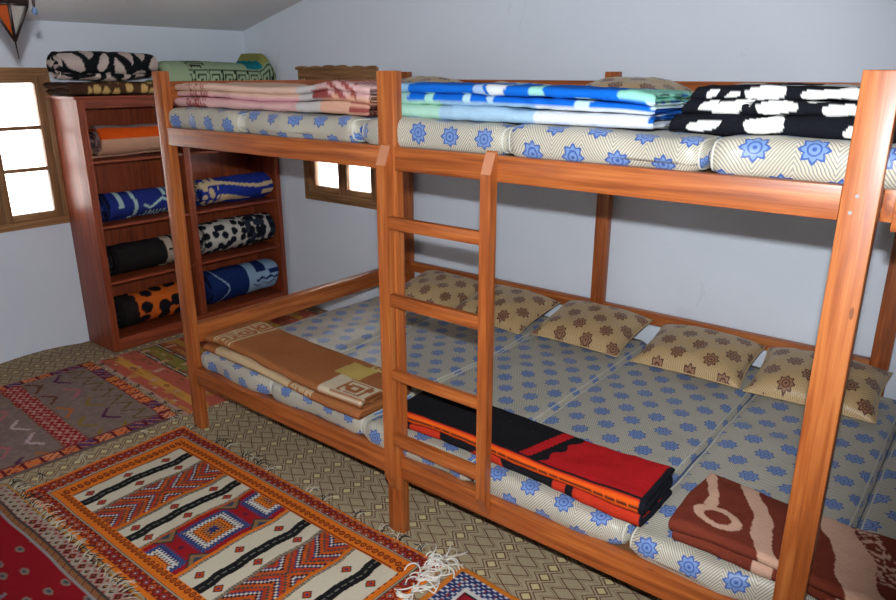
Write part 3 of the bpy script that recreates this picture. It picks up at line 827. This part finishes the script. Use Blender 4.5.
onshelf(o, -1.475, .955, BZ); tag(o, 'folded pale green blanket with black key border and teal band on top of the bookcase', 'blanket')

# ================================================================== RUGS
def rug(name, x0, x1, y0, y1, step, colf, rot, piv, label, th=.007, z=.0045, seed=1, ragged=.006, wave=.004):
    nx, ny = int((x1 - x0) / step) + 1, int((y1 - y0) / step) + 1
    x = np.linspace(x0, x1, nx)[:, None] + np.zeros((1, ny)); y = np.linspace(y0, y1, ny)[None, :] + np.zeros((nx, 1))
    C = colf(x, y)
    t = (y - y0) / (y1 - y0); u = (x - x0) / (x1 - x0)
    ex = ragged * (vn(y * 5, y * 0, seed) - .5) * 2; ey = ragged * (vn(x * 5, x * 0, seed + 1) - .5) * 2
    X = x + ex * (2 * u - 1); Y = y + ey * (2 * t - 1)
    e = np.minimum(np.minimum(x - x0, x1 - x), np.minimum(y - y0, y1 - y))
    Z = th * (.45 + .55 * np.clip(e / .006, 0, 1)) + wave * vn(x * 3, y * 3, seed + 2) * np.clip(e / .05, 0, 1)
    c, s = math.cos(rot), math.sin(rot); dx, dy = X - piv[0], Y - piv[1]
    V = np.stack([dx * c - dy * s, dx * s + dy * c, Z], -1).reshape(-1, 3)
    q = gridq(nx, ny)
    per = [i * ny for i in range(nx)] + [(nx - 1) * ny + j for j in range(1, ny)] + [i * ny + ny - 1 for i in range(nx - 2, -1, -1)] + [j for j in range(ny - 2, 0, -1)]
    lo = V[per].copy(); lo[:, 2] = 0; b0 = len(V); V2 = np.concatenate([V, lo]); n = len(per)
    sk = [(per[k], per[(k + 1) % n], b0 + (k + 1) % n, b0 + k) for k in range(n)]
    C2 = np.concatenate([C.reshape(-1, 3), C.reshape(-1, 3)[per]])
    o = link(name, mesh_np(name, V2, np.concatenate([q, np.array(sk)[:, ::-1]]), C2), RUG, None, (piv[0], piv[1], z))
    return tag(o, label, 'rug')
ORG, RED, DRED, NAVY, CRM, BLK, GRY = (226, 118, 30), (160, 26, 32), (120, 32, 26), (44, 52, 100), (214, 204, 180), (26, 24, 26), (120, 104, 88)
def rnd_motif(C, m, x, y, p, cols, seed):
    """little woven flower in every cell of size p"""
    i, j = np.floor(x / p), np.floor(y / p); u, v = x / p - i - .5, y / p - j - .5
    h = _h(i, j, seed); d = abs(u) + abs(v); e = np.maximum(abs(u), abs(v))
    put(C, m & (d < .46), cols[0]); put(C, m & (d < .46) & (h > .5), cols[1])
    put(C, m & (d < .30) & (np.minimum(abs(u), abs(v)) < .10), cols[2]); put(C, m & (e < .09), cols[3])
    put(C, m & (e > .40) & (d > .80), cols[1])
def c_A(x, y):
    wx = x + .010 * (vn(y * 6, y * 0 + 1, 3) - .5) * 2 * np.clip((x - .15) * 8, 0, 1) + .005 * (vn(y * 22, y * 0 + 4, 7) - .5)
    C = paint(x.shape, DRED)
    t, bt, l, r = -.05 - y, y + .99, x + .04, 2.06 - x
    dy = np.minimum(t, bt); dx = np.minimum(l, r * 1.35)
    e = np.minimum(dy, dx * .66)
    rnd_motif(C, e > 0, x, y, .046, (176, 54, 30) and [(170, 52, 28), (206, 96, 34), NAVY, (216, 190, 150)], 5)
    put(C, e < .017, ORG)
    put(C, (e > .074) & (e < .088), (96, 84, 72)); put(C, (e > .079) & (e < .082), (190, 176, 150))
    ob = (e > .088)
    put(C, ob, ORG)
    u = (np.where(dy < dx * .66, x, y)) / .036; u = u - np.floor(u) - .5; v = (e - .126) / .02
    put(C, ob & (np.abs(np.hypot(u * 1.8, v * .9) - .55) < .2), (120, 40, 20)); put(C, ob & (np.hypot(u * 1.8, v) < .22), (60, 30, 30))
    put(C, (e > .160) & (e < .166), (130, 50, 20))
    inn = (y < -.222) & (y > -.845) & (x > .205) & (x < 1.93)
    X = wx
    put(C, inn, GRY)
    def band(a, b_): return inn & (X >= a) & (X < b_)
    for a, b_, k0, k1 in ((.212, .428, .285, .345), (.678, .878, .745, .803), (1.205, 1.44, 1.305, 1.365), (1.672, 1.93, 1.775, 1.835)):
        put(C, band(a, b_), CRM)
        wav = .002 * np.sin(y * 42)
        kk = (X + wav > k0) & (X + wav < k1) & inn
        put(C, kk, BLK); put(C, kk & (np.abs(X + wav - (k0 + k1) / 2) < .0035) & (np.sin(y * 160) > -.5), (120, 116, 108))
        for xc in ((a + k0) / 2 + .004, (b_ + k1) / 2 - .006):
            u = np.mod(y + .344 + .1075, .215) - .1075
            d = abs(u) + abs(X - xc) * 1.1
            put(C, inn & (d < .030), (60, 28, 24)); put(C, inn & (d < .022), (196, 70, 26)); put(C, inn & (d < .009), NAVY)
    for a in (.428, .672, .878, 1.198, 1.44, 1.665):
        st = (np.abs(X - a) < .007) & inn; put(C, st, (104, 92, 80)); put(C, st & (np.mod(y, .014) < .007), (160, 146, 124))
    for a, b_ in ((.443, .640), (1.455, 1.640)):
        q = .0125; xi, yi = np.floor(X / q) * q, np.floor(y / q) * q
        m = band(a, b_); h = (a + b_) / 2
        ph = np.mod((np.abs(xi - h) - np.abs(yi + .53) + 3) / (q * 1.0), 8)
        ix = np.floor(ph + .001)
        for c_, ks in (((206, 92, 30), (0, 1)), ((60, 28, 44), (2,)), ((206, 200, 190), (3,)), ((50, 58, 108), (4,)), ((196, 66, 30), (5, 6)), ((84, 76, 70), (7,))):
            for k in ks: put(C, m & (ix == k), c_)
        put(C, m & (np.mod(X, q) < .0022), (90, 50, 40))
        put(C, inn & (np.abs(X - b_ - .008) < .009), (214, 112, 28))
    m = band(.893, 1.178); put(C, m, RED)
    for yc in (-.2, -.548, -.895):
        U, V_ = X - 1.035, y - yc; d = np.maximum(abs(U), abs(V_) * .80); d = d + .010 * (np.mod(np.where(abs(U) > abs(V_) * .8, V_, U), .020) < .010)
        tooth = .012 * (np.mod(U + V_, .018) < .009)
        put(C, m & (d < .115), NAVY); put(C, m & (d < .112) & (d > .098) & (np.mod(U * 1 + V_, .018) < .009), (70, 96, 150))
        put(C, m & (d < .090) & (d + tooth > .068), (214, 210, 200)); put(C, m & (d < .072), (40, 30, 40)); put(C, m & (d < .064), ORG); put(C, m & (d < .046), BLK); put(C, m & (d < .040), (190, 120, 60)); put(C, m & (d < .026), NAVY)
    for yc in (-.374, -.722):
        for xx, sg in ((.893, 1), (1.178, -1)):
            d = abs(X - xx) + abs(y - yc); put(C, m & (d < .075), (70, 50, 50)); put(C, m & (d < .062), (140, 112, 76)); put(C, m & (d < .034), (60, 70, 90))
        d = abs(X - 1.035) + abs(y - yc) ; put(C, m & (d < .016), (90, 30, 60))
    put(C, inn & (np.abs(X - .889) < .006), (196, 90, 30)); put(C, inn & (np.abs(X - 1.183) < .009), ORG)
    return C
rugA = rug('striped_rug', -.04, 2.06, -.99, -.05, .004, c_A, 0, (1.0, -.5), 'orange bordered rug with black and white bands, on the carpet before the bunk', seed=3)
def c_B(x, y):
    n = vn(x * 40, y * 40, 2)
    C = np.ones(x.shape + (3,)) * lin((132, 112, 104)) * (.85 + .3 * n[..., None])
    q = .011; X, Y = np.floor(x / q) * q + 0, np.floor(y / q) * q
    # motifs in the grey field
    def zig(m, x_, y_, xc, w, per, amp, c): put(C, m & (np.abs(x_ - xc - amp * (np.abs(np.mod(y_ / per, 2) - 1) * 2 - 1)) < w), c)
    fld = (x > -1.42) & (x < -.30)
    zig(fld & (y > -.42) & (y < -.0), Y, X, -.085, .012, .075, .055, (104, 88, 30))
    i, j = np.floor((x + 3) / .26), np.floor((y + 3) / .15); u, v = (X + 3) - i * .26 - .13, (Y + 3) - j * .15 - .075
    h = _h(i, j, 8)
    pal = [(178, 104, 108), (104, 60, 36), (186, 104, 50), (88, 36, 76), (142, 116, 40), (196, 170, 170)]
    shp = (np.abs(v - (.7 * np.abs(u) - .03) * np.where(h > .5, 1, -1)) < .013) & (np.abs(u) < .10)
    for k, c in enumerate(pal): put(C, fld & (y < -.15) & shp & (np.floor(h * 6) == k), c)
    # red band and borders of squares
    m = (np.abs(y + .50) < .060); put(C, m, (150, 30, 34)); zz = np.abs(np.mod(X / .03, 2) - 1) * .03
    put(C, m & (np.abs(np.mod(Y + zz, .044) - .01) < .008), (190, 140, 130)); put(C, (np.abs(np.abs(y + .50) - .066) < .006) & (np.mod(X, .022) < .011), (140, 70, 40))
    def border(m, s):  # row of little woven squares
        put(C, m, (104, 26, 34)); i, j = np.floor(s / .10), 0
        f = s / .10 - i
        hh = _h(i, i * 0, 4)
        sq = m & (f < .82)
        for k, c in enumerate([(226, 116, 56), (84, 60, 110), (232, 138, 92), (206, 120, 44)]): put(C, sq & (np.floor(hh * 4) == k), c)
        put(C, sq & (np.mod(X + Y, .044) < .011), (120, 40, 36)); put(C, sq & (np.mod(X - Y, .066) < .011), (200, 130, 90))
    border((x > -.285) & (x < -.205), y); border((x < -1.44), y); border((y > .01) & (x < -.29), x)
    put(C, (x > -.205), (104, 84, 80)); put(C, (x > -.30) & (x < -.288), (120, 30, 40)); put(C, (y < 0.01) & (y > 0), (120, 30, 40))
    return C
rugB = rug('motif_rug', -1.52, -.185, -1.45, .09, .006, c_B, math.radians(-3.2), (-1.52, .09), 'worn grey-brown rug with small zigzag motifs and a red band, at the left picture edge', seed=11)
def c_C(x, y):
    C = paint(x.shape, (186, 94, 74)); X = np.floor(x / .012) * .012
    n = vn(x * 9, y * 22, 6); m2 = vn(x * 60, y * 60, 7)
    def st(a, b_, c): put(C, (y >= a) & (y < b_), c)
    for y0_ in (.1, .86, 1.62):
        st(y0_, y0_ + .10, (186, 92, 72)); st(y0_ + .10, y0_ + .17, (206, 148, 66)); st(y0_ + .17, y0_ + .27, (186, 92, 74))
        st(y0_ + .30, y0_ + .345, (70, 56, 50)); put(C, (np.abs(y - y0_ - .322) < .008) & (np.mod(x, .03) < .018), (216, 200, 180))
        st(y0_ + .345, y0_ + .46, (136, 126, 58)); st(y0_ + .46, y0_ + .50, (70, 56, 50)); put(C, (np.abs(y - y0_ - .48) < .008) & (np.mod(x, .03) < .018), (216, 200, 180))
        st(y0_ + .50, y0_ + .60, (158, 84, 50)); st(y0_ + .60, y0_ + .66, (186, 140, 60)); st(y0_ + .66, y0_ + .76, (160, 66, 52))
    rowp = np.floor(y / .1); cell = np.mod(X + .13 * rowp, .30)
    put(C, (cell < .045) & (np.mod(y, .1) < .085) & (n > .35), (196, 150, 120)); put(C, (n > .74) & (m2 > .3), (190, 132, 66)); put(C, (n < .2) & (m2 > .4), (146, 90, 60))
    put(C, (x < -1.47) | (y < .125), (176, 140, 128))
    return C
rugC = rug('striped_rug', -1.50, -.16, .105, 1.98, .007, c_C, math.radians(-2.6), (-1.50, .115), 'faded red and ochre striped rug before the bookcase, running under the bunk', seed=17)
def c_D(x, y):
    C = paint(x.shape, (146, 16, 28)); t = -1.005 - y; l = x + .19
    e = np.minimum(t, l * .7)
    fld = e > .135
    n, _b = vor(x * 5.5, y * 11, 44); put(C, fld & (n < .17), (140, 120, 104)); put(C, fld & (n < .08), (70, 74, 86))
    a, _b = vor(x * 3.0, y * 4.2, 46); put(C, fld & (np.abs(a - .34) < .035) & (y < -1.35), (130, 120, 124))
    put(C, ~fld, (170, 150, 134)); rnd_motif(C, e < .085, x, y, .052, [(190, 176, 160), (150, 30, 36), BLK, (196, 130, 50)], 12)
    put(C, e < .010, (206, 140, 40)); put(C, (e > .088) & (e < .10), (70, 60, 60)); put(C, (e > .100) & (e < .122), (166, 112, 66)); put(C, (e > .1) & (e < .122) & (np.mod(x + y, .02) < .008), (90, 50, 40)); put(C, (e > .122) & (e < .135), (150, 146, 146))
    return C
rugD = rug('red_rug', -.19, 1.9, -2.2, -1.005, .006, c_D, 0, (-.05, -1.005), 'deep red rug with grey motifs and a patterned border in the bottom left corner', seed=23)
def c_E(x, y):
    C = paint(x.shape, (150, 26, 40)); e = np.minimum(-.005 - y, x - 2.11)
    q = .008; X, Y = np.floor(x / q), np.floor(y / q)
    m = (e > .035) & (e < .105); put(C, m, (44, 54, 104))
    put(C, m & (np.mod(X + Y, 4) < 1.5) & (np.mod(X - Y, 4) < 2), (206, 206, 210)); put(C, m & (np.mod(X, 7) == 0) & (np.mod(Y, 5) < 2), (150, 50, 50))
    put(C, e < .035, (214, 124, 40)); put(C, (e > .105) & (e < .125), (210, 206, 200)); put(C, (e > .125) & (e < .135), BLK)
    n, _b = vor(x * 9, y * 9, 63); put(C, (e > .16) & (n < .2), (210, 150, 60)); return C
rugE = rug('prayer_rug', 2.11, 3.0, -1.45, -.005, .005, c_E, math.radians(-1.5), (2.11, -.005), 'red rug with blue and white checked border and orange edge, at the bottom picture edge', seed=29)

# fringes: loose tufts of yarn along rug edges
YC = flat('cream_yarn', L3(196, 184, 160), .95); YB_ = flat('black_yarn', L3(34, 32, 34), .95); YW = flat('white_yarn', L3(222, 216, 206), .95)
def tuft(x, y, n, ln, ang, mats, par, spread=.5, r=.0022, z=.010, curl=1.2):
    bm = bmesh.new()
    for k in range(n):
        a = ang + R.uniform(-spread, spread); L_ = ln * R.uniform(.6, 1.15); cv = R.uniform(-curl, curl)
        p = [Vector((R.uniform(-.014, .014), R.uniform(-.008, .008), R.uniform(-.001, .003)))]
        hgt = R.uniform(.004, .018)
        for q in range(6):
            a += cv * .22; p.append(p[-1] + Vector((math.cos(a), math.sin(a), 0)) * L_ / 6)
        for i, q in enumerate(p): q.z = max(-.003, p[0].z + hgt * math.sin(i / 6 * PI) - .0035 * i / 6)
        tube(bm, p, r, 5, R.randrange(len(mats)), .7)
    lx = Vector((x, y, z)) - Vector(par.location)
    return bm_obj('tassel', bm, mats, par, tuple(lx))
for (tx, ty) in [(.02, -.045), (.31, -.045), (.40, -.04), (.56, -.045), (.63, -.05), (.70, -.045), (.80, -.05), (1.13, -.045), (1.25, -.045), (1.49, -.045), (1.66, -.045), (1.78, -.045), (1.90, -.045)]:
    tuft(tx, ty, R.randint(5, 9), .075, PI / 2 + .25, [YC, YB_], rugA)
for k in range(8): tuft(1.98 + .012 * k, -.06 - .035 * k, 6, .11, .3 + R.uniform(-1, 1), [YW], rugA, 1.2, .0040, .014, 3.6)
for k in range(6): tuft(2.03 + .01 * k, .0 - .03 * k, 5, .12, 1.2 + R.uniform(-1, 1), [YW, YW, YC], rugA, 1.2, .0040, .012, 3.6)
for k in range(26):
    tx = -.15 + k * .052; tuft(tx, -1.0 - .035 * (tx + .05), R.randint(4, 7), .07, PI / 2 + R.uniform(-.5, .3), [YC, YC, YB_], rugD, .6, .0024, .012)
for (tx, ty) in [(-.17, -.25), (-.16, -.62), (-.15, -.86), (-.20, -.05)]:
    tuft(tx, ty, 5, .07, R.uniform(-.6, .6), [YC, YB_], rugB)
for k in range(7): tuft(-1.38 + k * .19, .095 - .056 * k * .19, 4, .035, PI / 2, [YB_], rugB, .7)

# ================================================================== HANGING LANTERN
LC = np.array((.769, -.950)); LZ = 2.215; tipz = LZ
IRON = flat('dark_lantern_iron', L3(52, 40, 38), .45, .5, .7)
AMB, ant, ab = new_mat('amber_glass', .15, .5); ab.inputs['Base Color'].default_value = (*L3(190, 84, 24), 1)
ab.inputs['Transmission Weight'].default_value = .55; ab.inputs['Roughness'].default_value = .25
CLR, ant, cb2 = new_mat('pale_glass', .1, .5); cb2.inputs['Base Color'].default_value = (.85, .85, .8, 1); cb2.inputs['Transmission Weight'].default_value = .85
BLU, ant, bb2 = new_mat('blue_glass_bead', .08, .6); bb2.inputs['Base Color'].default_value = (*L3(100, 122, 160), 1); bb2.inputs['Transmission Weight'].default_value = .5
lamp = tag(empty('hanging_lantern', (LC[0], LC[1], LZ)), 'dark iron lantern with amber glass panes hanging at the top left corner', 'lantern')
rr, hb, hm = .066, .122, .150
th0 = .676 + PI / 6 * 0
rim = [Vector((rr * math.cos(th0 + k * PI / 3), rr * math.sin(th0 + k * PI / 3), hb)) for k in range(6)]
rim2 = [Vector((v.x * 1.12, v.y * 1.12, hm)) for v in rim]; apex = Vector((0, 0, 0)); topz = hm + .13
top = [Vector((v.x * .28, v.y * .28, topz)) for v in rim]
bm = bmesh.new()
for k in range(6):
    tube(bm, [apex, rim[k]], .0060, 6); tube(bm, [rim[k], rim[(k + 1) % 6]], .005, 6); tube(bm, [rim2[k], rim2[(k + 1) % 6]], .005, 6)
    tube(bm, [rim[k], rim2[k]], .005, 6); tube(bm, [rim2[k], top[k]], .004, 6); tube(bm, [top[k], top[(k + 1) % 6]], .004, 6)
bm_obj('lantern_frame', bm, IRON, lamp)
for k in range(6):
    a, b_, c = apex, rim[k], rim[(k + 1) % 6]; n = (b_ - a).cross(c - a).normalized() * .0012
    bm = bmesh.new(); vs = [bm.verts.new(p + s * n) for s in (-1, 1) for p in (a, b_, c)]
    bm.faces.new(vs[:3]); bm.faces.new(vs[3:][::-1])
    for i in range(3): bm.faces.new((vs[i], vs[(i + 1) % 3], vs[3 + (i + 1) % 3], vs[3 + i]))
    o = bm_obj('glass_pane', bm, CLR if k in (5, 2) else AMB, lamp)
    q = [rim2[k], rim2[(k + 1) % 6], top[(k + 1) % 6], top[k]]; n = (q[1] - q[0]).cross(q[3] - q[0]).normalized() * .0012
    bm = bmesh.new(); vs = [bm.verts.new(p + s * n) for s in (-1, 1) for p in q]
    bm.faces.new(vs[:4]); bm.faces.new(vs[4:][::-1])
    for i in range(4): bm.faces.new((vs[i], vs[(i + 1) % 4], vs[4 + (i + 1) % 4], vs[4 + i]))
    bm_obj('glass_pane', bm, AMB, lamp)
    bm = bmesh.new(); q = [rim[k], rim[(k + 1) % 6], rim2[(k + 1) % 6], rim2[k]]
    vs = [bm.verts.new(p * s) for s in (.985, 1.0) for p in q]; bm.faces.new(vs[:4]); bm.faces.new(vs[4:][::-1])
    for i in range(4): bm.faces.new((vs[i], vs[(i + 1) % 4], vs[4 + (i + 1) % 4], vs[4 + i]))
    bm_obj('rim_band', bm, IRON, lamp)
bm = bmesh.new(); tube(bm, [(0, 0, .002), (.004, 0, -.03), (.007, 0, -.062)], .0035, 6, 0, .5); bm_obj('finial', bm, IRON, lamp)
bm = bmesh.new()
cz0 = 2.462 + .253 * (LC[0] - XL) - LZ
for k in range(int((cz0 - topz) / .024)):
    z = topz + .012 + k * .024; a = (k % 2) * PI / 2
    pts = [(.007 * math.cos(t) * math.cos(a), .007 * math.cos(t) * math.sin(a), z + .015 * math.sin(t)) for t in np.linspace(0, 2 * PI, 9)]
    tube(bm, pts, .0018, 4)
bm_obj('chain', bm, IRON, lamp)
for ang in (.676, .676 + 2.3, .676 - 2.3):
    ex, ey = .090 * math.cos(ang), .090 * math.sin(ang)
    bm = bmesh.new(); tube(bm, [(rim2[0].length * 0 + ex * .8, ey * .8, hm), (ex, ey, hm + .02), (ex, ey, hm - .005)], .003, 6)
    tube(bm, [(ex, ey, hm + .0), (ex, ey, hm - .012), (ex, ey, hm - .026), (ex, ey, hm - .036)], .0075, 6, 0, .5)
    p_ = bm_obj('pendant', bm, IRON, lamp)
    bm = bmesh.new(); bmesh.ops.create_uvsphere(bm, u_segments=14, v_segments=10, radius=.010)
    for v in bm.verts: v.co = Vector((v.co.x + ex, v.co.y + ey, v.co.z * 1.4 + hm - .048))
    for f in bm.faces: f.smooth = True
    bm_obj('glass_bead', bm, BLU, p_)

# ================================================================== LIGHT AND CAMERA
cam = bpy.data.cameras.new('camera'); co = bpy.data.objects.new('camera', cam); COL.objects.link(co)
cam.sensor_width = 36; cam.lens = 706.69 / 896 * 36; cam.clip_start = .02
yaw, pit, rol = .6761, .3109, .0008
f = Vector((-math.sin(yaw) * math.cos(pit), math.cos(yaw) * math.cos(pit), -math.sin(pit)))
rt = Vector((math.cos(yaw), math.sin(yaw), 0)); up = rt.cross(f)
rt2 = rt * math.cos(rol) + up * math.sin(rol); up2 = -rt * math.sin(rol) + up * math.cos(rol)
M = Matrix((rt2, up2, -f)).transposed().to_4x4(); M.translation = Vector((3.7225, -2.1028, 2.1055)); co.matrix_world = M
bpy.context.scene.camera = co
def light(name, typ, loc, energy, color, **kw):
    l = bpy.data.lights.new(name, typ); l.energy = energy; l.color = color
    for k, v_ in kw.items(): setattr(l, k, v_)
    o = bpy.data.objects.new(name, l); o.location = loc; COL.objects.link(o); return o
# the camera's own flash, a hand's width above the lens
fl = light('camera_flash', 'SPOT', (3.7225, -2.1028, 2.272), 440, (.92, .96, 1.0), spot_size=math.radians(92), spot_blend=.55, shadow_soft_size=.022)
aim = f + Vector((-.10, .02, .06)) 
fl.rotation_euler = aim.to_track_quat('-Z', 'Y').to_euler()
wd = bpy.data.worlds.new('sky'); bpy.context.scene.world = wd; wd.use_nodes = True
bg = wd.node_tree.nodes['Background']; bg.inputs['Color'].default_value = (1.0, .955, .90, 1); bg.inputs['Strength'].default_value = 9.0
vs_ = bpy.context.scene.view_settings
vs_.view_transform = 'Standard'; vs_.look = 'None'; vs_.exposure = 0; vs_.gamma = 1
